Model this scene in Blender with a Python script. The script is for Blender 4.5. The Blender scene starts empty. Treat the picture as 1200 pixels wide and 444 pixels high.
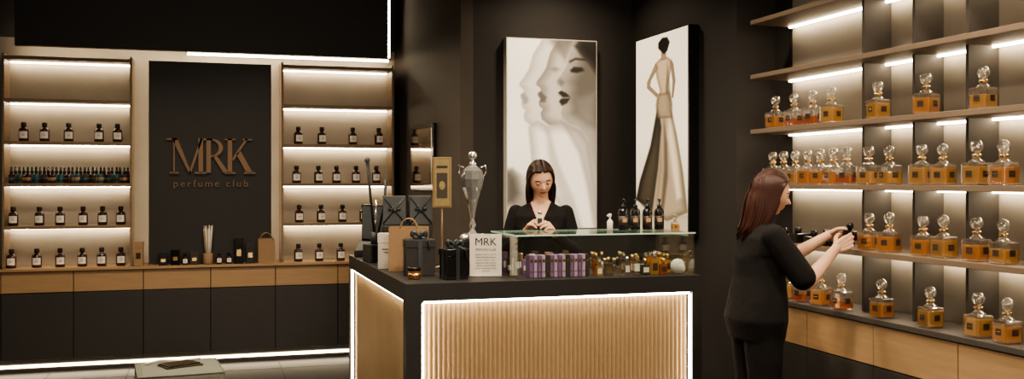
import bpy, bmesh, math, random
import numpy as np
from mathutils import Vector, Matrix
random.seed(7)
S = bpy.context.scene
COL = S.collection
try:
    S.view_settings.view_transform = 'AgX'
    S.view_settings.look = 'AgX - Medium High Contrast'
    S.view_settings.exposure = .40
except Exception:
    pass

# ------------------------------------------------------------------ materials
def new_mat(name):
    m = bpy.data.materials.new(name); m.use_nodes = True
    nt = m.node_tree; nt.nodes.clear()
    out = nt.nodes.new('ShaderNodeOutputMaterial')
    return m, nt, out

def pmat(name, col, rough=.5, metal=0., emis=None, estr=0., var=.12, nscale=12., bump=0., bscale=60., stretch=(1,1,1), spec=.5):
    m, nt, out = new_mat(name)
    b = nt.nodes.new('ShaderNodeBsdfPrincipled')
    tc = nt.nodes.new('ShaderNodeTexCoord')
    mp = nt.nodes.new('ShaderNodeMapping'); mp.inputs['Scale'].default_value = stretch
    nz = nt.nodes.new('ShaderNodeTexNoise'); nz.inputs['Scale'].default_value = nscale; nz.inputs['Detail'].default_value = 4
    mx = nt.nodes.new('ShaderNodeMix'); mx.data_type = 'RGBA'
    mx.inputs[6].default_value = (*[c*(1-var) for c in col], 1)
    mx.inputs[7].default_value = (*[min(1, c*(1+var)) for c in col], 1)
    L = nt.links.new
    L(tc.outputs['Object'], mp.inputs[0]); L(mp.outputs[0], nz.inputs['Vector'])
    L(nz.outputs[0], mx.inputs[0]); L(mx.outputs[2], b.inputs['Base Color'])
    b.inputs['Roughness'].default_value = rough; b.inputs['Metallic'].default_value = metal
    b.inputs['Specular IOR Level'].default_value = spec
    if emis:
        b.inputs['Emission Color'].default_value = (*emis, 1); b.inputs['Emission Strength'].default_value = estr
    if bump:
        n2 = nt.nodes.new('ShaderNodeTexNoise'); n2.inputs['Scale'].default_value = bscale
        L(mp.outputs[0], n2.inputs['Vector'])
        bp = nt.nodes.new('ShaderNodeBump'); bp.inputs['Strength'].default_value = bump; bp.inputs['Distance'].default_value = .01
        L(n2.outputs[0], bp.inputs['Height']); L(bp.outputs[0], b.inputs['Normal'])
    L(b.outputs[0], out.inputs[0])
    return m

def emat(name, col, s):
    m, nt, out = new_mat(name)
    e = nt.nodes.new('ShaderNodeEmission'); e.inputs[0].default_value = (*col, 1); e.inputs[1].default_value = s
    nt.links.new(e.outputs[0], out.inputs[0]); return m

def glassmat(name, tint, refl=.12, haze=.08, hazecol=(1, .95, .85)):
    m, nt, out = new_mat(name)
    N = nt.nodes.new; L = nt.links.new
    t = N('ShaderNodeBsdfTransparent'); t.inputs[0].default_value = (*tint, 1)
    g = N('ShaderNodeBsdfGlossy'); g.inputs['Roughness'].default_value = .04
    d = N('ShaderNodeBsdfTranslucent'); d.inputs[0].default_value = (*hazecol, 1)
    d2 = N('ShaderNodeBsdfDiffuse'); d2.inputs[0].default_value = (*hazecol, 1)
    md = N('ShaderNodeMixShader'); md.inputs[0].default_value = .4
    lw = N('ShaderNodeLayerWeight'); lw.inputs[0].default_value = .35
    ma = N('ShaderNodeMath'); ma.operation = 'MULTIPLY_ADD'; ma.inputs[1].default_value = .6; ma.inputs[2].default_value = refl
    m1 = N('ShaderNodeMixShader'); m1.inputs[0].default_value = haze
    m2 = N('ShaderNodeMixShader')
    L(d.outputs[0], md.inputs[1]); L(d2.outputs[0], md.inputs[2])
    L(lw.outputs['Facing'], ma.inputs[0]); L(ma.outputs[0], m2.inputs[0])
    L(t.outputs[0], m1.inputs[1]); L(md.outputs[0], m1.inputs[2])
    L(m1.outputs[0], m2.inputs[1]); L(g.outputs[0], m2.inputs[2]); L(m2.outputs[0], out.inputs[0])
    return m

def artmat():
    m, nt, out = new_mat('lightbox_print')
    N = nt.nodes.new; L = nt.links.new
    b = N('ShaderNodeBsdfPrincipled'); a = N('ShaderNodeAttribute'); a.attribute_name = 'Col'
    L(a.outputs['Color'], b.inputs['Base Color']); L(a.outputs['Color'], b.inputs['Emission Color'])
    b.inputs['Emission Strength'].default_value = 1.1; b.inputs['Roughness'].default_value = .5
    L(b.outputs[0], out.inputs[0]); return m

WARM = (1., .80, .55)
M = dict(
 wall=pmat('dark_wall_paint', (.036, .031, .028), .75, nscale=3, bump=.05),
 wallb=pmat('brown_wall_paint', (.080, .063, .050), .7, nscale=3, bump=.05),
 ceil=pmat('ceiling_paint', (.04, .036, .032), .9),
 floor=pmat('dark_floor_tile', (.017, .015, .014), .32, var=.25, nscale=2.5, spec=.2),
 grout=pmat('floor_grout', (.07, .055, .038), .7),
 back=pmat('shelf_back_panel', (.30, .262, .215), .65, nscale=5, var=.15, bump=.1, bscale=25),
 backR=pmat('shelf_back_panel_grey', (.255, .225, .19), .6, nscale=5),
 divider=pmat('divider_board', (.058, .050, .043), .6),
 wood=pmat('oak_veneer', (.36, .23, .12), .45, nscale=7, var=.2, stretch=(.6, .6, 6), bump=.05, bscale=30),
 woodr=pmat('taupe_shelf_board', (.17, .125, .088), .5, nscale=7, var=.15, stretch=(.6, .6, 6)),
 woodd=pmat('walnut_edge', (.21, .145, .09), .5, nscale=7, var=.25, stretch=(.6, .6, 6)),
 black=pmat('matte_black_laminate', (.018, .0165, .0155), .5),
 blackg=pmat('gloss_black', (.010, .0095, .0095), .15),
 door=pmat('graphite_door', (.034, .031, .029), .5),
 led=emat('led_strip', (1., .82, .57), 26.),
 ledR=emat('led_strip_right', (1., .82, .57), 29.),
 ledk=emat('led_strip_kick', (1., .80, .54), 7.),
 ledd=emat('led_strip_soft', (1., .80, .54), 12.),
 ledc=emat('led_strip_counter', (1., .83, .60), 21.),
 flute=pmat('fluted_gold_panel', (.50, .355, .205), .36, metal=.35, nscale=4),
 amber=pmat('amber_glass', (.045, .014, .006), .12, spec=.8),
 label=pmat('paper_label', (.85, .80, .72), .7, var=.04),
 labeld=pmat('dark_label', (.04, .028, .018), .5),
 ink=pmat('label_ink', (.03, .025, .02), .7),
 glass=glassmat('clear_glass', (.98, .97, .94), .17, .07),
 vglass=glassmat('vitrine_glass', (.95, .97, .95), .05, .01),
 crystal=pmat('crystal_facets', (.9, .88, .82), .06, metal=.8, var=.3, nscale=25),
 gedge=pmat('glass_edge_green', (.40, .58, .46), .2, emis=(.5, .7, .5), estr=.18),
 liq1=glassmat('amber_perfume', (1., .66, .22), .06, .42, (1, .56, .13)),
 liq2=glassmat('honey_perfume', (1., .76, .33), .06, .42, (1, .68, .25)),
 liq3=glassmat('dark_perfume', (.85, .38, .11), .06, .40, (.85, .32, .07)),
 gold=pmat('gold_metal', (.78, .54, .25), .25, metal=1),
 bronze=pmat('bronze_letter_face', (.12, .075, .042), .35, metal=.6),
 silver=pmat('silver_metal', (.8, .77, .70), .15, metal=1),
 kraft=pmat('kraft_paper', (.33, .21, .115), .8, nscale=40),
 olive=pmat('olive_gold_card', (.26, .19, .075), .5, nscale=30, var=.3),
 white=pmat('white_card', (.72, .66, .57), .6, var=.03),
 grey=pmat('grey_giftwrap', (.075, .082, .085), .5),
 ribbon=pmat('satin_ribbon', (.025, .032, .036), .3),
 purple=pmat('purple_box', (.25, .13, .30), .5),
 lilac=pmat('lilac_box', (.55, .40, .58), .5),
 teal=pmat('teal_bottle', (.03, .09, .12), .25),
 skin=pmat('skin', (.62, .37, .25), .55, var=.06, nscale=20, spec=.35),
 lips=pmat('lips', (.36, .09, .07), .4),
 eyew=pmat('eye_white', (.6, .54, .48), .4),
 iris=pmat('iris', (.03, .015, .01), .3),
 cloth=pmat('black_cloth', (.009, .008, .008), .9, nscale=9, bump=.6, bscale=14, spec=.25),
 hairA=pmat('dark_brown_hair', (.026, .0095, .005), .38, var=.5, nscale=90, stretch=(1, 1, .12)),
 hairB=pmat('auburn_hair', (.036, .0095, .005), .42, var=.5, nscale=90, stretch=(1, 1, .12), spec=.35),
 pouf=pmat('grey_green_fabric', (.17, .18, .145), .85, nscale=30, bump=.4),
 wax=pmat('quartz_stone', (.75, .72, .66), .5),
 art=artmat(),
)

# ------------------------------------------------------------------ builder
class B:
    def __init__(s): s.bm = bmesh.new(); s.mats = []
    def mi(s, mat):
        mat = M[mat] if isinstance(mat, str) else mat
        if mat not in s.mats: s.mats.append(mat)
        return s.mats.index(mat)
    def _fin(s, nf, mat, smooth):
        i = s.mi(mat)
        for f in nf: f.material_index = i; f.smooth = smooth
    def raw(s, vs, fs, mat, smooth=False):
        bv = [s.bm.verts.new(v) for v in vs]; nf = []
        for f in fs:
            try: nf.append(s.bm.faces.new([bv[i] for i in f]))
            except ValueError: pass
        s._fin(nf, mat, smooth); return s
    def box(s, lo, hi, mat, bev=0., rz=0., pivot=None):
        t = bmesh.new()
        lo = Vector(lo); hi = Vector(hi); c = (lo+hi)/2; d = hi-lo
        bmesh.ops.create_cube(t, size=1, matrix=Matrix.Translation(c) @ Matrix.Diagonal((d.x, d.y, d.z, 1)))
        if bev: bmesh.ops.bevel(t, geom=t.edges[:], offset=bev, segments=2, affect='EDGES', profile=.5)
        if rz:
            bmesh.ops.rotate(t, verts=t.verts, cent=pivot or c, matrix=Matrix.Rotation(rz, 3, 'Z'))
        s.merge(t, mat, False); return s
    def merge(s, t, mat, smooth):
        t.verts.index_update()
        s.raw([v.co.copy() for v in t.verts], [[v.index for v in f.verts] for f in t.faces], mat, smooth); t.free()
    def lathe(s, prof, mat, c=(0, 0, 0), n=20, smooth=True, sx=1, sy=1):
        vs = []; fs = []
        for r, z in prof:
            for i in range(n):
                a = 2*math.pi*i/n
                vs.append((c[0]+r*math.cos(a)*sx, c[1]+r*math.sin(a)*sy, c[2]+z))
        for j in range(len(prof)-1):
            for i in range(n):
                fs.append((j*n+i, j*n+(i+1) % n, (j+1)*n+(i+1) % n, (j+1)*n+i))
        fs.append(tuple(reversed(range(n)))); k = (len(prof)-1)*n; fs.append(tuple(range(k, k+n)))
        return s.raw(vs, fs, mat, smooth)
    def ball(s, c, r, mat, sc=(1, 1, 1), n=16):
        t = bmesh.new()
        bmesh.ops.create_uvsphere(t, u_segments=n, v_segments=max(6, n*2//3), radius=r,
            matrix=Matrix.Translation(c) @ Matrix.Diagonal((*sc, 1)))
        s.merge(t, mat, True); return s
    def cone(s, a, b, ra, rb, mat, n=14):
        a = Vector(a); b = Vector(b); d = b-a
        if d.length < 1e-6: return s
        t = bmesh.new()
        q = d.to_track_quat('Z', 'Y').to_matrix().to_4x4()
        bmesh.ops.create_cone(t, cap_ends=True, segments=n, radius1=ra, radius2=rb, depth=d.length,
            matrix=Matrix.Translation((a+b)/2) @ q)
        s.merge(t, mat, True); return s
    def limb(s, pts, rad, mat, n=14):
        for i, p in enumerate(pts):
            s.ball(p, rad[i], mat, n=n)
            if i: s.cone(pts[i-1], p, rad[i-1], rad[i], mat, n)
        return s
    def tube(s, pts, rad, mat, n=7):
        pts = [Vector(p) for p in pts]; vs = []; fs = []
        for i, p in enumerate(pts):
            d = (pts[min(i+1, len(pts)-1)]-pts[max(i-1, 0)]).normalized()
            x = d.cross(Vector((0, 1, .1)) if abs(d.z) > .8 else Vector((0, 0, 1))).normalized(); y = d.cross(x)
            for k in range(n):
                a = 2*math.pi*k/n; vs.append(p+(x*math.cos(a)+y*math.sin(a))*rad[i])
        for i in range(len(pts)-1):
            for k in range(n): fs.append((i*n+k, i*n+(k+1) % n, (i+1)*n+(k+1) % n, (i+1)*n+k))
        fs.append(tuple(range(n))); m = (len(pts)-1)*n; fs.append(tuple(range(m, m+n)))
        return s.raw(vs, fs, mat, True)
    def plate(s, pts, y, mat, th=0.):
        if th == 0: return s.raw([(p[0], y, p[1]) for p in pts], [list(range(len(pts)))], mat)
        n = len(pts)
        vs = [(p[0], y, p[1]) for p in pts]+[(p[0], y+th, p[1]) for p in pts]
        return s.raw(vs, [list(range(n)), list(reversed(range(n, 2*n)))], mat).raw(vs, [(i, (i+1) % n, n+(i+1) % n, n+i) for i in range(n)], s.side if hasattr(s, 'side') else mat)
    def prism(s, foot, z0, z1, mat):
        n = len(foot); vs = [(x, y, z0) for x, y in foot]+[(x, y, z1) for x, y in foot]
        return s.raw(vs, [list(reversed(range(n))), list(range(n, 2*n))]+[(i, (i+1) % n, n+(i+1) % n, n+i) for i in range(n)], mat)
    def mesh(s, name):
        bmesh.ops.recalc_face_normals(s.bm, faces=s.bm.faces)
        me = bpy.data.meshes.new(name); s.bm.to_mesh(me); s.bm.free()
        for m in s.mats: me.materials.append(m)
        return me
    def obj(s, name, loc=(0, 0, 0), rz=0., parent=None):
        return place(s.mesh(name), name, loc, rz, parent)
def place(me, name, loc=(0, 0, 0), rz=0., parent=None):
    o = bpy.data.objects.new(name, me); COL.objects.link(o)
    o.location = loc; o.rotation_euler = (0, 0, rz)
    if parent: o.parent = parent
    return o
def empty(name, loc=(0, 0, 0), rz=0.):
    o = bpy.data.objects.new(name, None); COL.objects.link(o); o.location = loc; o.rotation_euler = (0, 0, rz); o.empty_display_size = .1; return o
def text(name, body, size, loc, rot, mat, parent=None, ext=.001, align='CENTER', spacing=1.):
    c = bpy.data.curves.new(name, 'FONT'); c.body = body; c.size = size; c.extrude = ext; c.align_x = align; c.space_character = spacing
    t = bpy.data.objects.new(name+'_tmp', c); COL.objects.link(t)
    dg = bpy.context.evaluated_depsgraph_get(); me = bpy.data.meshes.new_from_object(t.evaluated_get(dg))
    bpy.data.objects.remove(t); me.materials.clear(); me.materials.append(M[mat])
    o = bpy.data.objects.new(name, me); COL.objects.link(o); o.location = loc; o.rotation_euler = rot
    if parent: o.parent = parent
    return o

# ------------------------------------------------------------------ room
H = 3.3
b = B().box((-3.3, -1.6, -.1), (3.75, 9.2, 0), 'floor')
for i in range(11): b.box((-3.0+.6*i-.003, -1.5, -.002), (-3.0+.6*i+.003, 9.1, .0006), 'grout')
for i in range(17): b.box((-3.25, -1.2+.6*i-.003, -.002), (3.7, -1.2+.6*i+.003, .0008), 'grout')
b.obj('floor')
B().box((-3.3, -1.6, H), (3.75, 9.2, H+.1), 'ceil').obj('ceiling')
B().box((-3.3, 9.06, 0), (1.75, 9.2, H), 'wall').box((-1.7, 9.052, .845), (1.665, 9.061, 2.74), 'back').obj('wall_back')
B().box((-3.3, -1.6, 0), (-3.2, 9.06, H), 'wall').obj('wall_left')
B().box((-3.2, -1.6, 0), (3.75, -1.5, H), 'wallb').obj('wall_rear')
B().box((3.62, -1.5, 0), (3.75, 5.77, H), 'wall').obj('wall_right')
B().prism([(1.67, 9.06), (1.89, 7.45), (1.99, 7.45), (1.99, 9.06)], 0, H, 'wallb').obj('wall_column_side')
B().box((1.99, 7.45, 0), (3.45, 7.57, H), 'wall').obj('wall_poster_back')
B().box((3.33, 5.77, 0), (3.75, 7.45, H), 'wall').obj('wall_poster_side')

# ------------------------------------------------------------------ back wall cabinetry
ZS = [.843, 1.185, 1.53, 1.872, 2.215, 2.557]
b = B()
b.box((-2.64, 8.83, .0), (1.66, 9.05, .10), 'black')
b.box((-2.64, 8.79, .10), (1.66, 9.05, .82), 'black')
b.box((-2.66, 8.74, .82), (1.67, 9.05, .843), 'wood', .002)
xs = [-2.634, -2.099, -1.564, -1.029, -.494, .041, .576, 1.111, 1.646]
for a, c in zip(xs[:-1], xs[1:]):
    b.box((a+.003, 8.765, .648), (c-.003, 8.79, .814), 'wood', .002)
    b.box((a+.003, 8.765, .105), (c-.003, 8.79, .64), 'door', .002)
b.box((-2.6, 8.815, .035), (1.64, 8.829, .06), 'ledk')
b.obj('base_cabinet')

def wall_unit(x0, x1):
    b = B()
    b.box((x0, 9.02, .845), (x1, 9.05, 2.557), 'back')
    b.box((x0-.018, 8.77, .845), (x0, 9.05, 2.58), 'woodd', .002)
    b.box((x1, 8.77, .845), (x1+.018, 9.05, 2.58), 'woodd', .002)
    for z in ZS[1:]:
        b.box((x0, 8.765, z-.026), (x1, 9.02, z), 'woodd', .002)
        b.box((x0+.01, 8.975, z-.036), (x1-.01, 8.995, z-.0265), 'led')
    return b.obj('wall_shelf_unit')
wall_unit(-1.54, -.60); wall_unit(.645, 1.59)

# back-lit logo panel
p = empty('logo_wall_panel', (.045, 8.83, 0))
b = B(); b.box((-.5, 0, .85), (.5, .03, 2.56), 'black', .003)
for x in (-.485, .485): b.box((x-.008, .035, .9), (x+.008, .047, 2.5), 'ledd')
b.box((-.47, .035, 2.50), (.47, .047, 2.52), 'ledd')
for x in (-.3, .3): b.box((x-.02, .03, 1.0), (x+.02, .22, 1.04), 'black'); b.box((x-.02, .03, 2.3), (x+.02, .22, 2.34), 'black')
b.obj('panel_board', parent=p)
b = B(); b.side = M['gold']; h = .29
def q(pts): b.plate([(-.335+x*h, 1.62+z*h) for x, z in pts], -.030, 'bronze', .022)
q([(.10, 0), (.15, 0), (.15, 1), (.10, 1)]); q([(.0, -.03), (.26, -.03), (.26, .02), (0, .02)]); q([(-.08, .95), (.22, .95), (.22, 1.), (-.08, 1.)])
q([(.06, 1), (.22, 1), (.60, 0), (.53, 0)]); q([(.53, 0), (.60, 0), (.92, 1), (.86, 1)])
q([(.80, 0), (.93, 0), (.93, 1), (.80, 1)]); q([(.70, -.03), (1.02, -.03), (1.02, .02), (.70, .02)])
q([(1.02, 0), (1.15, 0), (1.15, 1), (1.02, 1)]); q([(.94, .95), (1.2, .95), (1.2, 1), (.94, 1)])
arc = [(1.15+.34*math.cos(a), .73+.27*math.sin(a)) for a in [math.pi/2-math.pi*i/14 for i in range(15)]]
ain = [(1.15+.22*math.cos(a), .73+.22*math.sin(a)) for a in [-math.pi/2+math.pi*i/14 for i in range(15)]]
q(arc+ain)
q([(1.20, .5), (1.33, .48), (1.66, 0), (1.50, 0)])
q([(1.62, 0), (1.75, 0), (1.75, 1), (1.62, 1)]); q([(1.54, -.03), (1.84, -.03), (1.84, .02), (1.54, .02)]); q([(1.54, .96), (1.84, .96), (1.84, 1.), (1.54, 1.)])
q([(1.75, .42), (2.12, 1), (2.2, 1), (1.78, .34)]); q([(1.86, .55), (1.98, .66), (2.34, 0), (2.16, 0)])
q([(2.04, .96), (2.32, .96), (2.32, 1), (2.04, 1)]); q([(2.08, -.03), (2.42, -.03), (2.42, .02), (2.08, .02)])
b.obj('logo_letters', parent=p)
text('logo_tagline', 'perfume club', .085, (0, -.012, 1.50), (math.pi/2, 0, 0), 'bronze', p, .006, spacing=1.35)

# overhead fascia
b = B(); b.box((-1.47, 8.80, 2.645), (1.56, 8.86, H), 'black', .003)
b.box((-1.44, 8.865, 2.655), (1.53, 8.88, 2.67), 'led'); b.box((1.575, 8.865, 2.66), (1.590, 8.88, H-.02), 'led')
b.box((-.15, 8.93, 2.632), (1.59, 8.95, 2.648), 'led')
b.box((-.15, 8.86, 2.648), (1.59, 9.05, 2.66), 'black'); b.box((1.59, 8.86, 2.66), (1.60, 9.05, H), 'wallb')
b.box((-1.3, 8.86, 2.8), (-1.2, 9.06, 2.9), 'black'); b.box((1.2, 8.86, 2.8), (1.3, 9.06, 2.9), 'black')
b.obj('overhead_fascia_panel')

# ------------------------------------------------------------------ right wall cabinetry
b = B()
Y0, Y1 = 2.4, 5.5
b.box((3.36, Y0, 0), (3.615, Y1, .10), 'black'); b.box((3.31, Y0, .10), (3.615, Y1, .815), 'black')
b.box((3.27, Y0, .815), (3.615, Y1+.01, .843), 'divider', .002)
ys = [Y1, 4.91, 4.32, 3.72, 3.12, 2.52]
for a, c in zip(ys[:-1], ys[1:]):
    b.box((3.285, c+.003, .60), (3.31, a-.003, .808), 'wood', .002)
    b.box((3.285, c+.003, .105), (3.31, a-.003, .594), 'door', .002)
b.obj('base_cabinet')
b = B()
b.box((3.575, Y0, .845), (3.618, Y1, 3.0), 'backR')
for z in ZS[1:]:
    b.box((3.27, Y0, z-.028), (3.575, Y1, z), 'woodr', .002)
    b.box((3.535, Y0+.02, z-.038), (3.553, Y1-.02, z-.0285), 'ledR')
for y in (4.557, 4.156, 3.79, 3.42, 3.05, 2.68):
    zz = [.845]+ZS[1:]+[3.0]
    for z0, z1 in zip(zz[:-1], zz[1:]):
        b.box((3.40, y-.009, z0), (3.575, y+.009, z1-.028), 'divider')
b.obj('wall_shelf_unit')

# ------------------------------------------------------------------ bottles
def apoth():
    b = B()
    b.lathe([(.001, 0), (.034, 0), (.038, .004), (.038, .088), (.034, .102), (.018, .112), (.016, .118), (.016, .126)], 'amber')
    b.lathe([(.0195, .118), (.0205, .120), (.0205, .150), (.018, .154), (.001, .154)], 'blackg')
    vs = []; fs = []; n = 12
    for i in range(n+1):
        a = -math.pi/2-.85+1.7*i/n
        for z in (.024, .080): vs.append((.0390*math.cos(a), .0390*math.sin(a), z))
    for i in range(n): fs.append((2*i, 2*i+2, 2*i+3, 2*i+1))
    b.raw(vs, fs, 'label', True)
    for z, w in ((.066, .009), (.054, .013), (.046, .010)):
        b.box((-w, -.0400, z-.0013), (w, -.0388, z+.0013), 'ink')
    return b.mesh('apothecary_bottle')
AP = apoth()
def ap(x, z, y=8.87):
    place(AP, 'apothecary_bottle', (x, y, z+.001), random.uniform(-.15, .15)+.1)
def Xl(px): return -1.588+px*.00646
def Xr(px): return .636+(px-330)*.00755
for px in (27, 51, 79, 115, 137): ap(Xl(px), ZS[3])
for px in (15, 45, 69, 96, 119, 141): ap(Xl(px), ZS[1])
for px in (13, 42, 69, 95, 118, 141): ap(Xl(px), ZS[0])
for px in (349, 376, 412, 443): ap(Xr(px), ZS[3])
for px in (347, 372, 393, 416, 440): ap(Xr(px), ZS[2])
for px in (350, 375, 400, 425): ap(Xr(px), ZS[1])
for px in (349, 373, 398, 425): ap(Xr(px), ZS[0])
b = B()
for r in range(2):
    for i in range(15):
        x = -1.50+i*.061+r*.02; y = 8.84+r*.07
        m = ['amber', 'teal', 'amber', 'teal', 'black'][(i+r) % 5]
        b.lathe([(.001, 0), (.020, 0), (.022, .003), (.022, .062), (.018, .072), (.010, .078), (.010, .084)], m, (x, y, 0), 12)
        b.lathe([(.013, .080), (.013, .100), (.008, .104), (.009, .125), (.005, .135), (.001, .136)], 'blackg', (x, y, 0), 10)
        b.lathe([(.0224, .02), (.0224, .048)], ['teal', 'labeld', 'kraft'][(i+r) % 3], (x, y, 0), 12)
b.obj('row_of_dropper_bottles', (0, 0, ZS[2]+.001))

def decanter(liq, fill):
    b = B(); w = .046
    b.box((-w, -w, 0), (w, w, .098), 'glass', .010)
    b.box((-w+.005, -w+.005, .006), (w-.005, w-.005, .006+fill), liq, .006)
    b.lathe([(.036, .096), (.028, .106), (.016, .112), (.014, .118), (.014, .130)], 'glass', n=18)
    b.lathe([(.019, .120), (.021, .122), (.021, .130), (.018, .133)], 'gold', n=18)
    b.lathe([(.010, .132), (.010, .142)], 'glass', n=14)
    b.ball((0, 0, .166), .028, 'glass', n=20); b.ball((0, 0, .166), .015, 'glass', n=12)
    b.box((-w-.0012, -.016, .034), (-w-.0002, .016, .062), 'labeld'); b.box((-w-.0018, -.011, .048), (-w-.001, .011, .051), 'gold')
    b.box((-.016, -w-.0012, .034), (.016, -w-.0002, .062), 'labeld'); b.box((-.011, -w-.0018, .048), (.011, -w-.001, .051), 'gold')
    return b.mesh('perfume_decanter')
DEC = [decanter('liq1', .066), decanter('liq2', .076), decanter('liq2', .060), decanter('liq1', .072), decanter('liq3', .045)]
def dec(y, z, x=3.345):
    o = place(random.choice(DEC), 'perfume_decanter', (x, y, z+.001), random.uniform(-.2, .2)+.15)
    k = random.uniform(1.0, 1.07); o.scale = (k, k, k)
for y in (5.33, 5.13, 4.94, 4.76, 4.36, 4.0, 3.63, 3.25): dec(y, ZS[3])
for y in (5.36, 5.24, 5.115, 4.99, 4.865, 4.74, 4.62, 4.435, 4.27, 4.03, 3.885, 3.67, 3.51, 3.28): dec(y, ZS[2])
for y in (4.43, 4.27, 4.02, 3.88, 3.67, 3.51, 3.28): dec(y, ZS[1])
for y in (5.20, 5.04, 4.856, 4.67, 4.33, 3.97, 3.66, 3.49, 3.25): dec(y, ZS[0])
b = B()
for i, (y, l) in enumerate(((4.68, .07), (4.80, .06), (4.92, .08), (5.08, .06), (5.22, .07))):
    b.box((3.30, y-l/2-.02, 0), (3.40, y+l/2+.015, .045+.012*(i % 2)), 'blackg', .006)
    b.lathe([(.016, 0), (.02, .004), (.02, .03), (.012, .036)], 'blackg', (3.34, y, .045+.012*(i % 2)), 12)
b.obj('row_of_black_tester_boxes', (0, 0, ZS[1]+.001))

# ------------------------------------------------------------------ printed lightbox posters (painted in the poster's own 2-D space)
def sdist(P, poly):
    poly = np.array(poly, float); n = len(poly); d = np.full(len(P), 1e9); ins = np.zeros(len(P), bool)
    for i in range(n):
        a = poly[i]; c = poly[(i+1) % n]; e = c-a; w = P-a
        t = np.clip((w@e)/max(e@e, 1e-9), 0, 1); d = np.minimum(d, np.linalg.norm(w-t[:, None]*e, axis=1))
        cond = (a[1] > P[:, 1]) != (c[1] > P[:, 1])
        xx = (c[0]-a[0])*(P[:, 1]-a[1])/((c[1]-a[1]) if abs(c[1]-a[1]) > 1e-9 else 1e-9)+a[0]
        ins ^= cond & (P[:, 0] < xx)
    return np.where(ins, -d, d)
def poster(name, w, hh, loc, rz, shapes, bg, frame, cw, ch):
    nx, ny = 150, 280
    gx, gy = np.meshgrid(np.linspace(0, 1, nx), np.linspace(0, 1, ny)); P = np.stack([gx.ravel()*cw, (1-gy.ravel())*ch], 1)
    C = bg(P)
    for pts, ce, ci, wid, soft, op in shapes:
        d = sdist(P, pts); al = np.clip(.5-d/soft, 0, 1); al = al*al*(3-2*al)*op
        k = np.clip(-d/wid, 0, 1)[:, None]; k = k*k*(3-2*k)
        c = np.array(ce)*(1-k)+np.array(ci)*k
        C = C*(1-al[:, None])+c*al[:, None]
    C = .80*(C/.80)**1.8
    m = .008
    b = B(); b.box((-w/2, .0, 0), (w/2, .08, hh), frame, .003)
    o = b.obj(name, loc, rz)
    vs = [(-w/2+m+x*(w-2*m), -.0015, m+y*(hh-2*m)) for x, y in zip(gx.ravel(), gy.ravel())]
    fs = [(j*nx+i, j*nx+i+1, (j+1)*nx+i+1, (j+1)*nx+i) for j in range(ny-1) for i in range(nx-1)]
    me = bpy.data.meshes.new('print'); me.from_pydata(vs, [], fs); me.materials.append(M['art'])
    at = me.color_attributes.new('Col', 'FLOAT_COLOR', 'POINT')
    at.data.foreach_set('color', np.concatenate([np.clip(C, 0, 1), np.ones((len(C), 1))], 1).astype(np.float32).ravel())
    place(me, 'print', parent=o); return o
G = lambda v, t=0: (v*(1+.08*(1-v)), v*.94, v*(.82-.04*(1-v)))
def bg1(P):
    v = .78-.12*np.clip((P[:, 1]-120)/95, 0, 1)
    return np.stack([v, v*.94, v*.80], 1)
pr = [(82, 0), (74, 12), (71, 22), (69, 30), (64, 38), (58, 46), (57.5, 50), (62, 53), (63, 56), (59, 60), (59.5, 63), (63, 66), (60, 70), (61, 74), (65, 77), (62.5, 82), (64, 89), (72, 95), (84, 99), (94, 108), (98, 130), (108, 215), (125, 215), (125, -5), (84, -5)]
def sh(p_, dx, dy=0): return [(x+dx, y+dy) for x, y in p_]
S1 = [
 (sh(pr, -44, 4), G(.50), G(.64), 12, 2.5, .92),
 (sh(pr, -24, 2), G(.34), G(.54), 14, 1.8, .96),
 ([(48, -5), (80, -5), (76, 8), (68, 24), (58, 14), (52, 6)], G(.30), G(.22), 8, 8, .7),
 (pr, G(.42), G(.22), 24, 1.2, 1.),
 ([(86, -5), (125, -5), (125, 60), (106, 40), (96, 26), (84, 14), (78, 6)], G(.10), G(.05), 10, 6, .9),
 ([(76, 62), (84, 60), (108, 52), (108, 100), (92, 96), (78, 84)], G(.24), G(.36), 12, 14, .5),
 ([(58, 46), (62, 43), (68, 47), (66, 52), (61, 53)], G(.30), G(.20), 3, 4, .6),
 ([(59, 60), (63, 57.5), (69, 60), (74, 64.5), (65, 65.5)], G(.10), G(.08), 3, 1.5, .95),
 ([(60, 70), (63, 66.5), (74, 65.5), (70, 72), (64, 75)], G(.12), G(.08), 3, 1.5, .95),
 ([(73, 34), (78, 29.5), (88, 30), (91, 34), (82, 37), (75, 36.5)], G(.10), G(.06), 3, 2.5, .9),
 ([(72, 23), (80, 19), (92, 20), (92, 22.5), (80, 22), (73, 26)], G(.10), G(.06), 3, 2, .8),
 ([(35, 61), (39, 59), (46, 65), (44, 72), (37, 71), (38, 67)], G(.22), G(.2), 3, 2.5, .8),
 ([(15, 63), (19, 61), (25, 67), (23, 74), (17, 73)], G(.38), G(.34), 3, 3, .7),
 ([(49, 33), (56, 30), (62, 33), (56, 37)], G(.3), G(.25), 3, 4, .6),
 ([(24, 100), (34, 92), (46, 98), (66, 95), (84, 101), (96, 112), (104, 150), (112, 225), (80, 225), (62, 190), (44, 168), (28, 140)], G(.50), G(.76), 14, 4, .95),
 ([(62, 92), (74, 97), (88, 103), (97, 118), (102, 150), (112, 225), (104, 225), (94, 170), (84, 130), (72, 108)], G(.34), G(.44), 8, 8, .7),
 ([(44, 100), (50, 104), (60, 140), (78, 180), (92, 225), (84, 225), (66, 185), (50, 150)], G(.42), G(.42), 6, 8, .6),
 ([(-10, 150), (8, 148), (24, 158), (44, 176), (64, 198), (80, 225), (-10, 225)], G(.50), G(.30), 30, 6, .85),
 ([(-5, 148), (6, 146), (14, 156), (18, 176), (10, 190), (-5, 190)], G(.30), G(.14), 10, 8, .8)]
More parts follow.
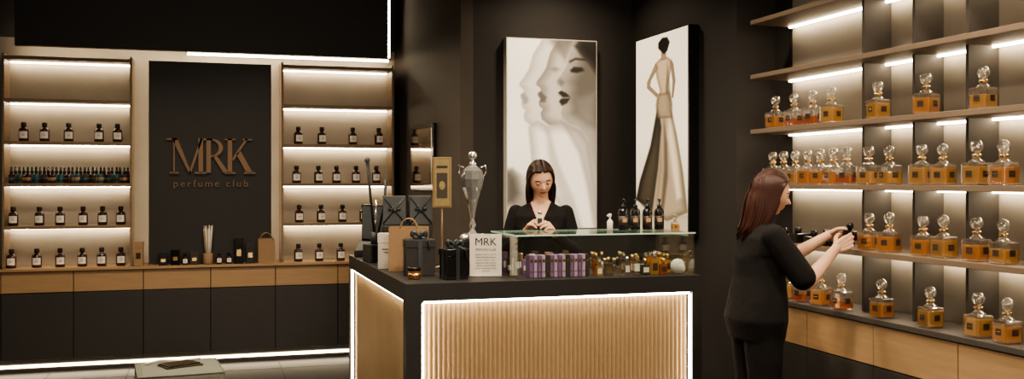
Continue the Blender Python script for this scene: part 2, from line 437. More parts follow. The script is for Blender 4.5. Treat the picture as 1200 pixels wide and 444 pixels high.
poster('backlit_poster', .76, 1.50, (2.614, 7.368, 1.17), 0, S1, bg1, 'white', 105, 215)
def bg2(P):
    v = .76-.18*np.clip((P[:, 1]-130)/90, 0, 1)
    return np.stack([v, v*.92, v*.76], 1)
def s2(pts): return [(x-751, y-35) for x, y in pts]
D = (.05, .042, .034); sk1 = (.40, .32, .23); sk2 = (.54, .44, .32); g1 = (.24, .20, .14); g2 = (.42, .35, .26)
S2 = [
 (s2([(745, 258), (820, 254), (820, 285), (745, 285)]), (.42, .37, .29), (.50, .44, .34), 8, 8, .9),
 (s2([(779, 116), (792, 116), (801, 160), (808, 205), (813, 252), (790, 264), (768, 257), (751, 238), (756, 215), (770, 172)]), g1, g2, 9, 2.5, .95),
 (s2([(779, 122), (783, 150), (779, 200), (772, 252), (751, 240), (756, 215), (769, 172)]), D, (.12, .10, .07), 8, 3, .9),
 (s2([(790, 122), (797, 150), (803, 190), (807, 235), (800, 240), (794, 200), (789, 160)]), (.50, .43, .33), (.70, .60, .46), 4, 4, .8),
 (s2([(786, 140), (790, 170), (791, 210), (786, 250), (782, 250), (786, 200)]), (.13, .10, .07), (.10, .08, .05), 4, 4, .7),
 (s2([(782, 160), (784, 200), (779, 245), (776, 245), (780, 200)]), (.3, .24, .16), (.3, .24, .16), 2, 3, .5),
 (s2([(775, 70), (781, 65), (790, 65), (796, 71), (793, 90), (790.5, 103), (794, 118), (792, 134), (779, 132), (777.5, 118), (781, 104), (777, 88)]), sk1, sk2, 5, 1.5, 1.),
 (s2([(776, 69), (779, 76), (770.5, 89), (769, 96), (779, 108), (777, 112), (765, 98), (765, 91)]), (.28, .22, .16), sk1, 2.5, 1.2, 1.),
 (s2([(793, 70), (797, 74), (799.5, 96), (797, 116), (795, 116), (796, 96)]), (.28, .22, .16), sk1, 2.5, 1.2, 1.),
 (s2([(790, 72), (793, 100), (795, 125), (790, 136), (788, 110)]), (.2, .15, .1), (.22, .17, .11), 2, 3, .7),
 (s2([(778, 108), (793, 108), (796, 122), (796, 140), (778, 138), (776, 122)]), (.22, .18, .12), (.40, .33, .24), 5, 3, .8),
 (s2([(783, 50), (788, 50), (789, 67), (782.5, 68)]), (.32, .25, .18), sk1, 3, 1.2, 1.),
 (s2([(779, 45), (784, 40), (790, 41), (793, 48), (790, 58), (786, 61), (782, 56), (779, 52)]), (.06, .045, .03), (.03, .02, .015), 3, 1.5, 1.)]
poster('backlit_poster', .89, 1.50, (3.248, 6.735, 1.155), -math.pi/2, S2, bg2, 'blackg', 62, 244)

# wall mirror on the column side
b = B(); b.box((-.28, -.03, 0), (.28, 0, .56), 'blackg', .004); b.box((-.24, -.034, .04), (.24, -.029, .52), pmat('mirror_glass', (.5, .45, .38), .08, metal=1))
ang = math.atan2(-1.6, .22)
b.obj('framed_mirror', (1.779, 8.25, 1.47), ang)

# ------------------------------------------------------------------ counter
cx0, cx1, cy0, cy1, ce = 1.02, 2.77, 5.2, 5.78, 7.4
cnt = empty('service_counter')
foot = [(cx0, cy0), (cx1, cy0), (cx1, cy1), (1.47, cy1), (1.47, ce), (cx0, ce)]
b = B(); b.prism(foot, .905, 1.0, 'black')
f2 = [(cx0+.06, cy0+.06), (cx1-.06, cy0+.06), (cx1-.06, cy1-.01), (1.46, cy1-.01), (1.46, ce-.06), (cx0+.06, ce-.06)]
b.prism(f2, 0, .905, 'black')
b.box((cx0, cy0, 0), (cx0+.085, cy0+.085, .905), 'black'); b.box((cx1-.06, cy0, 0), (cx1, cy0+.07, .905), 'black'); b.box((cx0, ce-.05, 0), (cx0+.06, ce, .905), 'black')
b.box((cx0+.03, cy0+.03, 0), (cx1-.03, cy0+.06, .06), 'black')
b.obj('counter_body', parent=cnt)
def flutes(b, L, z0, z1, tf, pitch=.026, amp=.012):
    n = int(L/pitch); st = 8; vs = []; fs = []
    for i in range(n*st+1):
        x = L*i/(n*st); d = amp*abs(math.sin(math.pi*i/st))
        vs += [tf(x, d, z0), tf(x, d, z1)]
    for i in range(n*st): fs.append((2*i, 2*i+2, 2*i+3, 2*i+1))
    b.raw(vs, fs, 'flute', False)
b = B()
flutes(b, 1.58, .06, .903, lambda x, d, z: (cx0+.10+x, cy0+.058-d, z))
flutes(b, 2.05, .06, .903, lambda x, d, z: (cx0+.058-d, cy0+.10+x, z), .045, .018)
b.obj('fluted_panels', parent=cnt)
b = B(); t = .012
b.box((cx0+.10, cy0+.012, .892), (cx1-.07, cy0+.024, .904), 'ledc')
for x in (cx0+.086, cx1-.073): b.box((x, cy0+.012, .06), (x+t, cy0+.024, .892), 'ledc')
b.box((cx0+.012, cy0+.10, .892), (cx0+.024, ce-.06, .904), 'ledc')
for y in (cy0+.087, ce-.063): b.box((cx0+.012, y, .06), (cx0+.024, y+t, .892), 'ledc')
b.obj('led_edge_lights', parent=cnt)

# glass vitrine on counter
b = B(); gx0, gx1, gy0, gy1, gz = 1.65, 2.74, 5.23, 5.74, 1.25
b.box((gx0, gy0, 1.001), (gx1, gy0+.006, gz-.008), 'vglass'); b.box((gx1-.006, gy0+.006, 1.001), (gx1, gy1, gz-.008), 'vglass'); b.box((gx0, gy0+.006, 1.001), (gx0+.006, gy1, gz-.008), 'vglass')
b.box((gx0-.004, gy0-.004, gz-.008), (gx1+.004, gy1, gz), 'vglass')
b.box((gx0-.004, gy0-.0065, gz-.008), (gx1+.004, gy0-.0042, gz), 'gedge'); b.box((gx0-.004, gy1, gz-.008), (gx1+.004, gy1+.003, gz), 'gedge')
b.box((gx0-.0065, gy0-.004, gz-.008), (gx0-.0042, gy1, gz), 'gedge')
b.obj('glass_display_case')
b = B(); x = 1.76
for i in range(15):
    m = ['purple', 'lilac', 'purple', 'lilac', 'labeld'][i % 5]
    b.box((x, 5.34, 0), (x+.019, 5.42, .125), m, .001); b.box((x+.002, 5.3385, .03), (x+.017, 5.3398, .034), 'gold'); b.box((x+.002, 5.3385, .085), (x+.017, 5.3398, .10), 'gold'); x += .0245
b.obj('row_of_purple_perfume_boxes', (0, 0, 1.001))
b = B()
for r in range(3):
    for i in range(9 - (r == 0)):
        x = 2.17+i*.058+r*.02; y = 5.31+r*.10; hh = random.choice([.06, .075, .09]); w = random.choice([.018, .022, .024])
        li = random.choice(['liq1', 'liq2', 'glass', 'liq3', 'white', 'labeld', 'liq2', 'glass'])
        b.box((x-w, y-w*.7, 0), (x+w, y+w*.7, hh), li, .003)
        b.box((x-w*.7, y-w*.7-.0015, hh*.25), (x+w*.7, y-w*.7-.0003, hh*.75), random.choice(['label', 'label', 'labeld', 'gold']))
        b.lathe([(.007, hh), (.007, hh+.006), (.012, hh+.007), (.012, hh+.034), (.004, hh+.037)], random.choice(['gold', 'gold', 'silver', 'blackg']), (x, y, 0), 12)
b.obj('group_of_perfume_bottles', (0, 0, 1.001))
b = B()
for i in range(18):
    x = 1.69+(i % 9)*.048; y = 5.52+(i//9)*.09; hh = [.10, .13, .09, .12][i % 4]
    b.box((x-.016, y-.014, 0), (x+.016, y+.014, hh), ['labeld', 'kraft', 'gold', 'white', 'purple', 'grey'][(i*5+i//9) % 6], .002)
    b.box((x-.010, y-.0155, hh*.3), (x+.010, y-.0142, hh*.6), 'label')
b.obj('group_of_small_boxes', (0, 0, 1.001))
B().ball((0, 0, .045), .045, 'wax', (1, .8, 1), 10).ball((.02, 0, .03), .03, 'wax', (1.1, .8, 1), 8).obj('quartz_stone', (2.675, 5.32, 1.001))

# pump bottles
b = B()
b.lathe([(.001, 0), (.028, 0), (.030, .004), (.030, .115), (.022, .128), (.012, .132), (.012, .140)], 'blackg')
b.lathe([(.014, .134), (.014, .152), (.004, .154), (.004, .178), (.010, .179), (.010, .188), (.001, .19)], 'black', n=14)
b.box((-.005, -.042, .179), (.005, .0, .187), 'black', .002); b.box((-.004, -.044, .170), (.004, -.037, .186), 'black', .001)
b.lathe([(.0303, .03), (.0303, .085)], 'labeld')
b.box((-.014, -.0318, .048), (.014, -.0303, .070), 'kraft')
PB = b.mesh('pump_bottle')
for x in (2.44, 2.52, 2.60, 2.68): place(PB, 'pump_bottle', (x, 5.58, 1.251), random.uniform(-.4, .1))
b = B(); b.lathe([(.001, 0), (.018, 0), (.019, .05), (.012, .06), (.006, .064), (.006, .08), (.011, .081), (.009, .1), (.001, .1)], 'white', n=14); b.box((-.02, -.006, .082), (.008, .006, .094), 'white', .002)
b.obj('spray_bottle', (2.36, 5.60, 1.251), .2)
place(DEC[1], 'perfume_decanter', (2.70, 5.40, 1.251), 1.3).scale = (.5, .5, .5)

# ------------------------------------------------------------------ counter-top clutter
b = B(); b.box((-.092, -.003, .004), (.092, .003, .245), 'white', .001); b.box((-.075, -.035, 0), (.075, .035, .006), 'glass', .002)
sg = b.obj('acrylic_info_sign', (1.535, 5.47, 1.001), -.22)
text('sign_title', 'MRK', .062, (0, -.0045, .18), (math.pi/2, 0, 0), 'ink', sg, .0006)
text('sign_heading', 'PERFUME CLUB', .017, (0, -.0045, .150), (math.pi/2, 0, 0), 'ink', sg, .0005)
for i in range(7): text('sign_line', ['fragrances made to measure', 'choose your base and notes', 'we mix it while you wait', 'engraving and gift wrapping', 'refill your favourite bottle', 'ask our consultant for a test', 'open daily'][i], .0105, (0, -.0045, .125-i*.016), (math.pi/2, 0, 0), 'ink', sg, .0004)

def giftbox(name, w, d, h, m, rib, loc, rz, bow=True):
    b = B(); b.box((-w/2, -d/2, 0), (w/2, d/2, h*.78), m, .003); b.box((-w/2-.004, -d/2-.004, h*.78), (w/2+.004, d/2+.004, h), m, .003)
    r = .011
    b.box((-r, -d/2-.006, 0), (r, d/2+.006, h+.002), rib); b.box((-w/2-.006, -r, 0), (w/2+.006, r, h+.0025), rib)
    if bow:
        for sx in (-1, 1):
            for k in (0, 1):
                pts = [(sx*.045*math.sin(a)*(1-.25*k), (-.02+.04*k), h+.012+.028*math.sin(a*2)*(.6)+.02*math.sin(a)) for a in [math.pi*i/10 for i in range(11)]]
                b.tube(pts, [.004]+[.009]*9+[.004], rib, 6)
        b.ball((0, 0, h+.012), .014, rib, n=10)
        b.tube([(0, -.01, h+.01), (.03, -.05, h+.006), (.045, -d/2-.012, h-.01), (.05, -d/2-.014, h-.06)], [.006, .006, .006, .005], rib, 6)
    return b.obj(name, loc, rz)
giftbox('gift_box_with_bow', .13, .11, .17, 'blackg', 'ribbon', (1.33, 5.40, 1.001), .15)
giftbox('gift_box_with_bow', .17, .13, .21, 'black', 'ribbon', (1.19, 5.68, 1.001), -.1)
b = B(); b.lathe([(.001, 0), (.034, 0), (.037, .004), (.037, .045), (.033, .05)], 'liq3', n=20); b.lathe([(.03, .004), (.03, .04)], 'amber'); b.lathe([(.038, .048), (.038, .066), (.034, .069), (.001, .069)], 'blackg', n=20); b.lathe([(.0376, .014), (.0376, .034)], 'gold', n=20)
b.obj('amber_cosmetic_jar', (1.115, 5.45, 1.001))

def paperbag(name, w, d, h, m, loc, rz):
    b = B()
    vs = [(-w/2, -d/2, 0), (w/2, -d/2, 0), (w/2, d/2, 0), (-w/2, d/2, 0), (-w/2, -d/2, h), (w/2, -d/2, h), (w/2, d/2, h), (-w/2, d/2, h), (-w/2+.015, 0, h*.55), (w/2-.015, 0, h*.55), (-w/2+.012, 0, h), (w/2-.012, 0, h)]
    b.raw(vs, [(0, 1, 2, 3), (0, 1, 5, 4), (3, 2, 6, 7), (0, 4, 8), (4, 10, 8), (10, 7, 8), (7, 3, 8), (3, 0, 8), (1, 5, 9), (5, 11, 9), (11, 6, 9), (6, 2, 9), (2, 1, 9)], m)
    for y in (-d/2, d/2):
        pts = [(.05*math.cos(a)*1, y, h-.01+.06*math.sin(a)) for a in [math.pi*i/12 for i in range(13)]]
        b.tube(pts, [.003]*13, m, 6)
    return b.obj(name, loc, rz)
paperbag('kraft_paper_bag', .24, .10, .27, 'kraft', (1.19, 5.98, 1.001), -.25)
b = B(); b.box((-.055, -.03, 0), (.055, .03, .22), 'white', .002); b.box((-.03, -.0315, .12), (.03, -.0302, .125), 'ink'); b.box((-.02, -.0315, .10), (.02, -.0302, .104), 'ink'); b.box((-.057, -.032, .16), (.057, .032, .222), 'white', .002)
b.obj('white_carton', (1.09, 6.17, 1.001), -.3)
b = B(); b.box((-.16, -.14, 0), (.16, .14, .26), 'black', .004)
for z in (.08, .17): b.box((-.15, -.143, z), (.15, -.1405, z+.003), 'grey')
for z in (.05, .13, .21): b.box((-.02, -.15, z-.004), (.02, -.1405, z+.004), 'silver', .002)
b.obj('drawer_organizer', (1.27, 6.45, 1.001), -.15)
def wrapbox(loc, rz):
    b = B(); w, d, h = .15, .12, .19
    b.box((-w/2, -d/2, 0), (w/2, d/2, h), 'grey', .004)
    b.tube([(-w/2, -d/2-.003, .006), (w/2, -d/2-.003, h)], [.005, .005], 'ribbon', 6); b.tube([(w/2, -d/2-.003, .006), (-w/2, -d/2-.003, h)], [.005, .005], 'ribbon', 6)
    b.ball((0, -d/2-.006, h/2), .015, 'ribbon', (1, .5, 1), 10)
    for sx in (-1, 1): b.ball((sx*.025, -d/2-.006, h/2+.008), .018, 'ribbon', (1, .35, .6), 10)
    b.obj('wrapped_gift_box', loc, rz)
wrapbox((1.19, 6.46, 1.262), -.2); wrapbox((1.355, 6.44, 1.262), -.1)
b = B(); b.lathe([(.001, 0), (.07, 0), (.07, .008), (.012, .014), (.007, .03), (.007, .40), (.001, .40)], 'bronze', n=18)
b.box((-.06, -.01, .38), (.06, .01, .70), 'olive', .003); b.box((-.052, -.0125, .388), (.052, -.0102, .692), 'bronze'); b.box((-.048, -.0135, .392), (.048, -.0124, .688), 'olive'); b.box((-.034, -.0150, .44), (.034, -.0133, .60), 'labeld'); b.box((-.035, -.0150, .63), (.035, -.0133, .645), 'ink'); b.ball((0, -.0155, .52), .02, 'olive', (1, .1, 1.4), 12)
b.obj('framed_card_stand', (1.43, 6.12, 1.001), -.2)
# crystal trophy on a plinth
b = B(); b.box((-.075, -.075, 0), (.075, .075, .20), 'blackg', .004)
b.lathe([(.001, .2), (.062, .2), (.068, .215), (.05, .23), (.024, .24), (.014, .26)], 'crystal')
b.lathe([(.014, .26), (.022, .29), (.012, .32), (.020, .37), (.036, .44), (.060, .51), (.070, .56), (.062, .61), (.032, .635), (.015, .642)], 'crystal', n=10, smooth=False)
b.lathe([(.02, .642), (.024, .652), (.012, .662), (.010, .675)], 'crystal'); b.ball((0, 0, .70), .026, 'crystal')
for sx in (-1, 1):
    b.tube([(sx*.06, 0, .56), (sx*.085, 0, .60), (sx*.08, 0, .64), (sx*.05, 0, .63)], [.005]*4, 'silver', 6)
for k_ in range(4):
    a = k_*1.57+.4; b.ball((.085*math.cos(a)*.8, .085*math.sin(a)*.8, .215), .022, 'crystal', n=8)
b.obj('crystal_trophy', (1.515, 5.69, 1.001))
# point of sale
b = B(); b.lathe([(.001, 0), (.09, 0), (.09, .01), (.02, .02), (.018, .15), (.001, .15)], 'black', n=20)
b.box((-.15, -.02, .12), (.15, .01, .38), 'blackg', .006); b.box((-.14, -.022, .14), (.14, -.0202, .37), 'grey'); b.box((-.05, .01, .2), (.05, .05, .3), 'black', .004)
b.obj('sales_monitor', (1.17, 6.95, 1.001), -.9)
b = B(); b.box((-.06, -.08, 0), (.06, .08, .12), 'black', .006); b.lathe([(.028, .12), (.03, .125), (.03, .20), (.026, .20)], 'black', (0, 0, 0), 16)
b.tube([(0, 0, .13), (-.03, .01, .45), (-.05, .01, .68)], [.008, .009, .012], 'black', 8); b.tube([(.01, 0, .13), (.06, -.02, .4), (.07, -.02, .56)], [.008, .008, .011], 'black', 8); b.ball((-.052, .01, .69), .02, 'grey', n=12)
b.tube([(0, .01, .13), (.02, .03, .42)], [.006, .006], 'silver', 8)
b.obj('tool_holder_with_brushes', (1.10, 6.70, 1.001), .2)
b = B(); b.box((-.07, -.1, 0), (.07, .1, .05), 'black', .008); b.raw([(-.06, -.09, .05), (.06, -.09, .05), (.06, .08, .11), (-.06, .08, .11), (-.06, .08, .05), (.06, .08, .05)], [(0, 1, 2, 3), (3, 2, 5, 4), (0, 3, 4), (1, 5, 2)], 'grey')
b.obj('card_payment_terminal', (1.12, 7.24, 1.001), -.3)

# ------------------------------------------------------------------ items on the back cabinet
zc = .844
b = B(); b.lathe([(.001, 0), (.035, 0), (.04, .01), (.04, .09), (.036, .095), (.036, .02)], 'kraft', n=16)
for i in range(14):
    a = i*2.4; b.tube([(.015*math.cos(a), .015*math.sin(a), .02), (.035*math.cos(a), .035*math.sin(a), .31+.02*math.sin(i*3))], [.0045, .0045], 'white' if i % 3 else 'kraft', 6)
b.obj('reed_diffuser', (.02, 8.785, zc))
paperbag('kraft_paper_bag', .14, .06, .21, 'kraft', (.50, 8.785, zc), .1)
for x, hh, m in ((-.53, .20, 'kraft'), (-.34, .10, 'blackg'), (-.24, .13, 'blackg'), (-.09, .11, 'labeld'), (.27, .22, 'blackg'), (.365, .17, 'black')):
    b = B(); b.box((-.035, -.03, 0), (.035, .025, hh), m, .003); b.box((-.037, -.032, hh*.75), (.037, .027, hh+.002), m, .002); b.box((-.018, -.0325, hh*.3), (.018, -.0305, hh*.55), 'gold' if m != 'kraft' else 'ink')
    b.obj('perfume_carton', (x, 8.785, zc), random.uniform(-.1, .1))
for x in (-.165, .11, .19):
    ob = place(AP, 'apothecary_bottle', (x, 8.775, zc+.001), .1); ob.scale = (.62, .62, .62)

# ------------------------------------------------------------------ pouf bottom-left
pf = empty('padded_pouf', (-.165, 6.75, 0), .1)
b = B(); b.box((-.25, -.25, .04), (.25, .25, .26), 'pouf', .03); b.box((-.26, -.26, .25), (.26, .26, .355), 'pouf', .035)
for z in (.26, .342):
    for (a, c) in (((-.26, -.26), (.26, -.26)), ((.26, -.26), (.26, .26)), ((.26, .26), (-.26, .26)), ((-.26, .26), (-.26, -.26))):
        k = .985; b.tube([(a[0]*k, a[1]*k, z), (c[0]*k, c[1]*k, z)], [.006, .006], 'pouf', 6)
for sx in (-1, 1):
    for sy in (-1, 1): b.lathe([(.018, 0), (.022, .05)], 'black', (sx*.2, sy*.2, 0), 12)
b.obj('cushion', parent=pf)
b = B(); b.box((-.11, -.08, .357), (.13, .09, .365), 'labeld', .002, .3); b.box((-.10, -.07, .366), (.11, .08, .373), 'blackg', .002, .45)
b.tube([(-.2, .1, .365), (-.1, .17, .37), (.02, .14, .365), (.15, .18, .365)], [.006]*4, 'white', 6)
b.obj('magazines', parent=pf)

# ------------------------------------------------------------------ people
def remesh(o, vox, it=6):
    r = o.modifiers.new('r', 'REMESH'); r.mode = 'VOXEL'; r.voxel_size = vox
    s = o.modifiers.new('s', 'SMOOTH'); s.factor = .5; s.iterations = it
    dg = bpy.context.evaluated_depsgraph_get(); me = bpy.data.meshes.new_from_object(o.evaluated_get(dg))
    o.modifiers.clear(); o.data = me
    for p in me.polygons: p.use_smooth = True
    return me
def ringloft(b, rings, mat, n=28):
    vs = []; fs = []
    for (cx, cy, z, rx, ry) in rings:
        for i in range(n):
            a = 2*math.pi*i/n; ca, sa = math.cos(a), math.sin(a)
            e = .85
            vs.append((cx+rx*math.copysign(abs(ca)**e, ca), cy+ry*math.copysign(abs(sa)**e, sa), z))
    for j in range(len(rings)-1):
        for i in range(n): fs.append((j*n+i, j*n+(i+1) % n, (j+1)*n+(i+1) % n, (j+1)*n+i))
    fs.append(tuple(reversed(range(n)))); k = (len(rings)-1)*n; fs.append(tuple(range(k, k+n)))
    b.raw(vs, fs, mat, True)
def smooth01(x): x = max(0, min(1, x)); return x*x*(3-2*x)
def head_mesh():
    nu, nv = 96, 72; vs = []; fs = []; g = lambda x, s: math.exp(-(x/s)**2)
    def P(th, ph):
        x = math.sin(ph)*math.sin(th); y = math.sin(ph)*math.cos(th); z = math.cos(ph)
        X, Y, Z = .074*x, .094*y, .115*z
        if z < 0:
            X *= 1-.34*(-z)**1.6
            if y < 0: Y *= 1-.45*(-z)**1.2
            else: Y *= 1-.06*(-z)
        if y > 0: Y = .094*(y**.88)*(1 if z > 0 else 1-.06*(-z))
        if y > .15:
            k = smooth01((y-.15)/.3)
            np_ = smooth01((.012-Z)/.040) if Z > -.028 else smooth01((Z+.042)/.014)
            Y += k*(.022*g(X, .0105)*np_)
            Y += k*(.006*g(X, .018)*g(Z+.03, .008))
            Y -= k*.011*g(abs(X)-.031, .016)*g(Z-.002, .013)
            Y += k*.004*g(abs(X)-.028, .02)*g(Z-.024, .007)
            Y += k*.008*g(X, .021)*g(Z+.060, .011); Y -= k*.004*g(X, .02)*g(Z+.0605, .0025)
            Y -= k*.004*g(X, .022)*g(Z+.078, .006); Y += k*.012*g(X, .024)*g(Z+.098, .014)
            Y += k*.004*g(abs(X)-.042, .02)*g(Z+.025, .02)
        return (X, Y, Z)
    for j in range(nv+1):
        for i in range(nu): vs.append(P(2*math.pi*i/nu, .0001+(math.pi-.0002)*j/nv))
    for j in range(nv):
        for i in range(nu):
            f = (j*nu+i, (j+1)*nu+i, (j+1)*nu+(i+1) % nu, j*nu+(i+1) % nu); fs.append(f)
    return vs, fs
HV, HF = head_mesh()
def build_head(name, parent, mat4, hair, lookdown, hairlen, seed):
    b = B()
    A = []; Bf = []
    for f in HF:
        c = [sum(HV[i][k] for i in f)/4 for k in range(3)]
        lip = c[1] > .05 and (c[0]/.021)**2+((c[2]+.060)/.0085)**2 < 1
        (Bf if lip else A).append(f)
    b.raw(HV, A, 'skin', True); b.raw(HV, Bf, 'lips', True)
    for sx in (-1, 1):
        ex = sx*.030
        b.ball((ex, .073, .001), .0125, 'eyew', n=14); b.ball((ex, .0805, -.001-(.002 if lookdown else 0)), .0063, 'iris', n=12)
        b.ball((ex, .0735, .0035), .0135, 'skin', (1.05, 1, .85 if lookdown else .6), 14)
        b.tube([(ex-.013, .080, -.002), (ex-.005, .0868, -.0045), (ex+.005, .0868, -.0045), (ex+.013, .080, -.002)], [.0010, .0018, .0018, .0010], 'iris', 5)
        b.tube([(sx*.014, .0895, .019), (sx*.026, .090, .024), (sx*.040, .083, .024), (sx*.050, .073, .018)], [.0018, .0030, .0028, .0012], hair, 6)
        b.ball((sx*.074, -.004, -.008), .030, 'skin', (.30, .6, 1.05), 14); b.ball((sx*.079, .0, -.012), .016, 'skin', (.3, .6, 1.1), 10)
    o = b.obj(name+'_head', parent=parent); o.matrix_local = mat4
    rnd = random.Random(seed); b = B()
    rx, ry, rz = .084, .104, .124
    vs = []; fs = []; nu, nv = 48, 36
    for j in range(nv+1):
        for i in range(nu):
            ph = .001+3.14*j/nv; th = 2*math.pi*i/nu
            vs.append((rx*.97*math.sin(ph)*math.sin(th), ry*.97*math.sin(ph)*math.cos(th)-.004, rz*.97*math.cos(ph)+.002))
    for j in range(nv):
        for i in range(nu):
            f = (j*nu+i, (j+1)*nu+i, (j+1)*nu+(i+1) % nu, j*nu+(i+1) % nu)
            c = [sum(vs[k][q_] for k in f)/4 for q_ in range(3)]
            hairline = .078-.25*abs(c[0])
            if c[1] > .045 and c[2] < hairline: continue
            if c[1] > .0 and c[2] < .03 and c[1] > -.2*c[2]+.012: continue
            if c[2] < -.075: continue
            fs.append(f)
    b.raw(vs, fs, hair, True)
    NL = 52
    for sx in (-1, 1):
        for lay in range(3):
            for i in range(NL):
                ys = -.100+.180*i/(NL-1)+rnd.uniform(-.0015, .0015)
                front = max(0, ys)/.082
                ye = ys-.052*front
                sc = 1.0+.018*lay
                pts = []; rad = []
                for t in range(11):
                    u = t/10; th = math.radians(3+97*u); y = ys+(ye-ys)*smooth01(u)
                    k = math.sqrt(max(0.06, 1-(y/ry)**2))
                    pts.append(Vector((sx*(rx*sc*math.sin(th)*k+.001), y*sc-.003, rz*sc*math.cos(th)*k+.002)))
                    rad.append(.0030+.0028*min(1, u*2))
                ln = hairlen*(rnd.uniform(.92, 1.03)-.06*lay); e = pts[-1]; phs = ys*22+rnd.uniform(-.25, .25)
                inward = rnd.uniform(-.004, .016)
                for t in range(1, 11):
                    u = t/10
                    pts.append(Vector((e.x*(1-.10*u)+sx*.006*math.sin(u*5+phs*.3)+sx*inward*u, e.y+.006*math.sin(u*5+phs)-.016*u, e.z-ln*u)))
                    rad.append(.0060*(1-.60*u**3))
                b.tube(pts, rad, hair, 6)
    o = b.obj(name+'_hair', parent=parent); o.matrix_local = mat4
def hand(b, wrist, d, nrm, thumb, curl, sc=1., mat='skin', spread=.0):
    d = Vector(d).normalized(); nrm = Vector(nrm); nrm = (nrm-d*nrm.dot(d)).normalized()
    side = d.cross(nrm).normalized()
    if side.dot(Vector(thumb)) < 0: side = -side
    w = Vector(wrist)
    for k in range(4):
        off = (.026-.0175*k)*sc
        b.limb([w+side*off*.55, w+d*.045*sc+side*off*.9, w+d*.085*sc+side*off*1.1], [.014*sc, .0145*sc, .0115*sc], mat, 10)
    Ls = [(.040, .025, .020), (.044, .028, .021), (.041, .026, .020), (.032, .020, .017)]
    for k in range(4):
        p = w+d*(.085-.004*abs(k-1))*sc+side*(.0285-.0190*k)*sc; pts = [p]; a = 0
        cc = curl[k] if isinstance(curl, (list, tuple)) else curl
        for s_, l in enumerate(Ls[k]):
            a += cc*(.8, 1.0, .7)[s_]
            dd = (d*math.cos(a)+nrm*math.sin(a)+side*spread*(1.5-k)*.1).normalized(); p = p+dd*l*sc; pts.append(p)
        b.limb(pts, [.0092*sc, .0086*sc, .0078*sc, .0066*sc], mat, 10)
    p = w+d*.018*sc+side*.020*sc+nrm*.006*sc
    p1 = p+(d*.62+side*.62+nrm*.42).normalized()*.042*sc; p2 = p1+(d*.85+side*.25+nrm*.5).normalized()*.032*sc; p3 = p2+(d*.85-side*.05+nrm*.6).normalized()*.024*sc
    b.limb([p, p1, p2, p3], [.015*sc, .0115*sc, .0098*sc, .0078*sc], mat, 10)

def person(name, loc, rz, Hs, headc, headrot, hair, hairlen, arms, sleeve_long, vneck, lean, seed, bw=1., tunic=0.):
    root = empty(name, loc, rz)
    hip = Hs*.65
    b = B(); L = lambda z: lean*max(0, (z-hip))/(Hs-hip)
    tw = 1+tunic
    rings = [(0, 0, hip-.10-tunic*.3, .150*bw*tw, .105*tw*bw), (0, -.005, hip-.02, .172*bw*tw, .120*bw*tw), (0, 0, hip+.08, .160*bw*tw, .112*bw*tw), (0, 0, hip+.20, .138*bw*tw, .100*bw*tw), (0, .005, hip+.30, .146*bw, .108*bw*tw), (0, .012, Hs-.14, .158*bw, .118*bw), (0, .006, Hs-.06, .160*bw, .100*bw), (0, -.004, Hs-.01, .142, .074), (0, -.008, Hs+.025, .080, .056), (0, -.006, Hs+.04, .05, .045)]
    ringloft(b, [(x, y+L(z), z, a, c) for x, y, z, a, c in rings], 'cloth')
    for sx in (-1, 1): b.ball((sx*.07, .085*bw+L(Hs-.16), Hs-.155), .062, 'cloth', (1, .85, 1))
    hc = Vector(headc)
    b.limb([(0, L(Hs)-.006, Hs-.02), (0, (L(Hs)+hc.y)/2-.012, (Hs+hc.z-.05)/2), (0, hc.y-.018, hc.z-.05)], [.060, .050, .050], 'cloth')
    for sx in (-1, 1):
        b.limb([(sx*.085, 0, hip-.02), (sx*.088, .012, hip*.52), (sx*.09, -.01, .09)], [.098*bw, .072*bw, .058], 'cloth')
    for (sh_, el, wr) in [a[:3] for a in arms]:
        sh_, el, wr = Vector(sh_), Vector(el), Vector(wr)
        if sleeve_long:
            b.limb([sh_, sh_.lerp(el, .5), el, el.lerp(wr, .5), el.lerp(wr, .93)], [.052, .050, .045, .040, .033], 'cloth')
        else:
            b.limb([sh_, sh_.lerp(el, .45), sh_.lerp(el, .88)], [.062, .066, .066], 'cloth')
    o = b.obj(name+'_body', parent=root); me = remesh(o, .0055, 16)
    me.materials.clear(); me.materials.append(M['cloth']); me.materials.append(M['skin'])
    zn = Hs+.035
    for p in me.polygons:
        c = p.center
        yy = c.y-L(Hs)
        nk = c.z > zn and abs(c.x) < .09
        if vneck and yy > .0 and c.z > Hs-.10 and abs(c.x) < .012+(c.z-(Hs-.10))*.42 and abs(c.x) < .075: nk = True
        p.material_index = 1 if nk else 0
    for k, a in enumerate(arms):
        sh_, el, wr = Vector(a[0]), Vector(a[1]), Vector(a[2])
        b = B()
        if sleeve_long: b.limb([el.lerp(wr, .75), wr], [.027, .024], 'skin')
        else: b.limb([sh_.lerp(el, .5), sh_.lerp(el, .85), el, el.lerp(wr, .3), wr], [.042, .040, .038, .039, .0245], 'skin')
        hand(b, wr, a[3], a[4], a[5], a[6], a[7] if len(a) > 7 else 1.)
        o = b.obj(name+'_arm', parent=root); me = remesh(o, .0028, 3); me.materials.clear(); me.materials.append(M['skin'])
    b = B()
    for sx in (-1, 1):
        b.limb([(sx*.09, -.05, .045), (sx*.092, .05, .04), (sx*.096, .14, .032)], [.04, .042, .032], 'blackg')
        b.box((sx*.093-.038, -.09, .0), (sx*.093+.038, .175, .018), 'black', .006)
    b.obj(name+'_shoes', parent=root)
    m4 = Matrix.Translation(hc) @ headrot
    build_head(name, root, m4, hair, True, hairlen, seed)
    return root
R = lambda a, ax: Matrix.Rotation(math.radians(a), 4, ax)

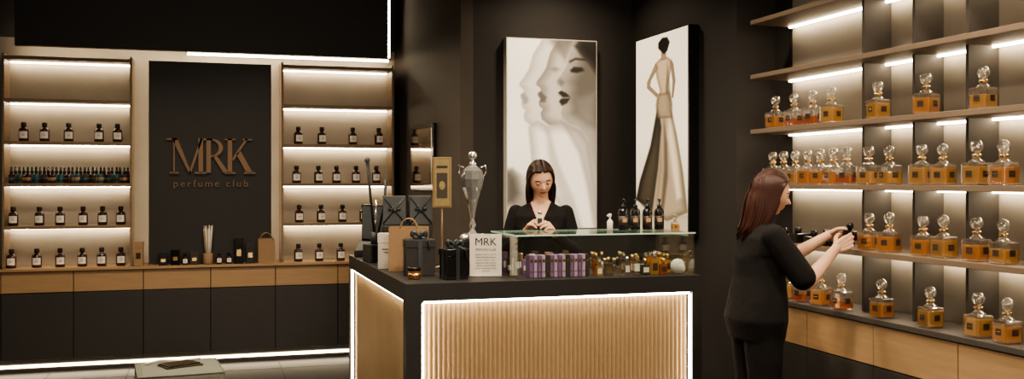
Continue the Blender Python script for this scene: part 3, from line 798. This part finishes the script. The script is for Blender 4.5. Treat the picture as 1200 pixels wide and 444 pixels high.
sk_ = person('shopkeeper_woman', (2.085, 6.10, 0), 2.78, 1.385, (0.0, .065, 1.56), R(6, 'Y') @ R(12, 'Z') @ R(-22, 'X'), 'hairA', .24,
    [((.162, 0, 1.345), (.232, .05, 1.09), (.085, .235, 1.235), (-.35, .55, .55), (-.75, .35, -.35), (-.1, -.3, 1), [.55, .6, .65, .7]),
     ((-.162, 0, 1.345), (-.232, .05, 1.09), (-.095, .25, 1.215), (.25, .6, .6), (.8, .25, -.35), (.1, -.3, 1), [.6, .65, .7, .75])],
    True, True, .02, 3, 1.08)
b = B(); b.box((-.020, -.014, 0), (.020, .014, .062), 'white', .003); b.box((-.014, -.0155, .012), (.014, -.0142, .045), 'labeld'); b.lathe([(.008, .062), (.008, .068), (.012, .069), (.012, .09), (.004, .093)], 'silver', n=12)
b.obj('held_perfume_bottle', (-.005, .325, 1.275), 3.1, sk_)

w2 = person('woman_arranging_shelf', (2.76, 4.58, 0), -1.72, 1.315, (0.01, .075, 1.485), R(-8, 'Z') @ R(-14, 'X'), 'hairB', .26,
    [((.175, .02, 1.27), (.235, .17, 1.035), (.135, .375, 1.20), (-.12, .85, .38), (-.85, .0, -.2), (0, -.5, 1), [.45, .5, .6, .7]),
     ((-.175, .03, 1.27), (-.17, .24, 1.12), (-.085, .44, 1.255), (.22, .9, .05), (.85, -.1, -.3), (0, -.3, 1), [.5, .55, .6, .65])],
    False, False, .03, 11, 1.14, .08)
b = B(); b.box((-.028, -.028, 0), (.028, .028, .055), 'blackg', .006); b.lathe([(.012, .055), (.012, .065), (.018, .066), (.018, .09), (.006, .095)], 'blackg', n=14)
b.obj('held_black_bottle', (.045, .50, 1.235), .2, w2)

# ------------------------------------------------------------------ lights
def area(name, loc, size, e, col=(1, .83, .62), rot=(0, 0, 0), spread=math.pi):
    l = bpy.data.lights.new(name, 'AREA'); l.shape = 'DISK'; l.size = size; l.energy = e; l.color = col; l.spread = spread
    o = bpy.data.objects.new(name, l); COL.objects.link(o); o.location = loc; o.rotation_euler = rot
    return o
k = 0
LENS = emat('lamp_lens', WARM, 6)
for (x, y, e) in ((.2, 3.2, 32), (1.6, 3.6, 36), (2.7, 3.3, 28), (-.9, 6.6, 28), (.5, 6.8, 28), (2.3, 5.0, 22), (1.3, 5.3, 14), (-1.8, 3.5, 20), (2.6, 6.9, 8)):
    B().lathe([(.001, 0), (.085, 0), (.085, .02), (.065, .02), (.065, .006), (.001, .006)], 'black').lathe([(.001, -.001), (.06, -.001)], LENS).obj('ceiling_downlight', (x, y, H-.021))
    area('downlight_lamp', (x, y, H-.04), .16, e, spread=math.radians(140)); k += 1
area('ambient_fill_light', (.3, -1.2, 2.0), 2.2, 80, (1, .84, .66), (math.radians(82), 0, math.radians(-12)))  # unseen fill lamp added behind the camera to lift the ambient light

w = bpy.data.worlds.new('w'); S.world = w; w.use_nodes = True
w.node_tree.nodes['Background'].inputs[0].default_value = (.9, .75, .55, 1); w.node_tree.nodes['Background'].inputs[1].default_value = .03

# ------------------------------------------------------------------ camera
cd = bpy.data.cameras.new('camera'); cam = bpy.data.objects.new('camera', cd); COL.objects.link(cam)
cam.location = (0, 0, 1.55); cam.rotation_euler = (math.pi/2, 0, math.radians(-17.2))
cd.sensor_width = 36; cd.lens = 34.8; cd.shift_y = -10/1200; S.camera = cam
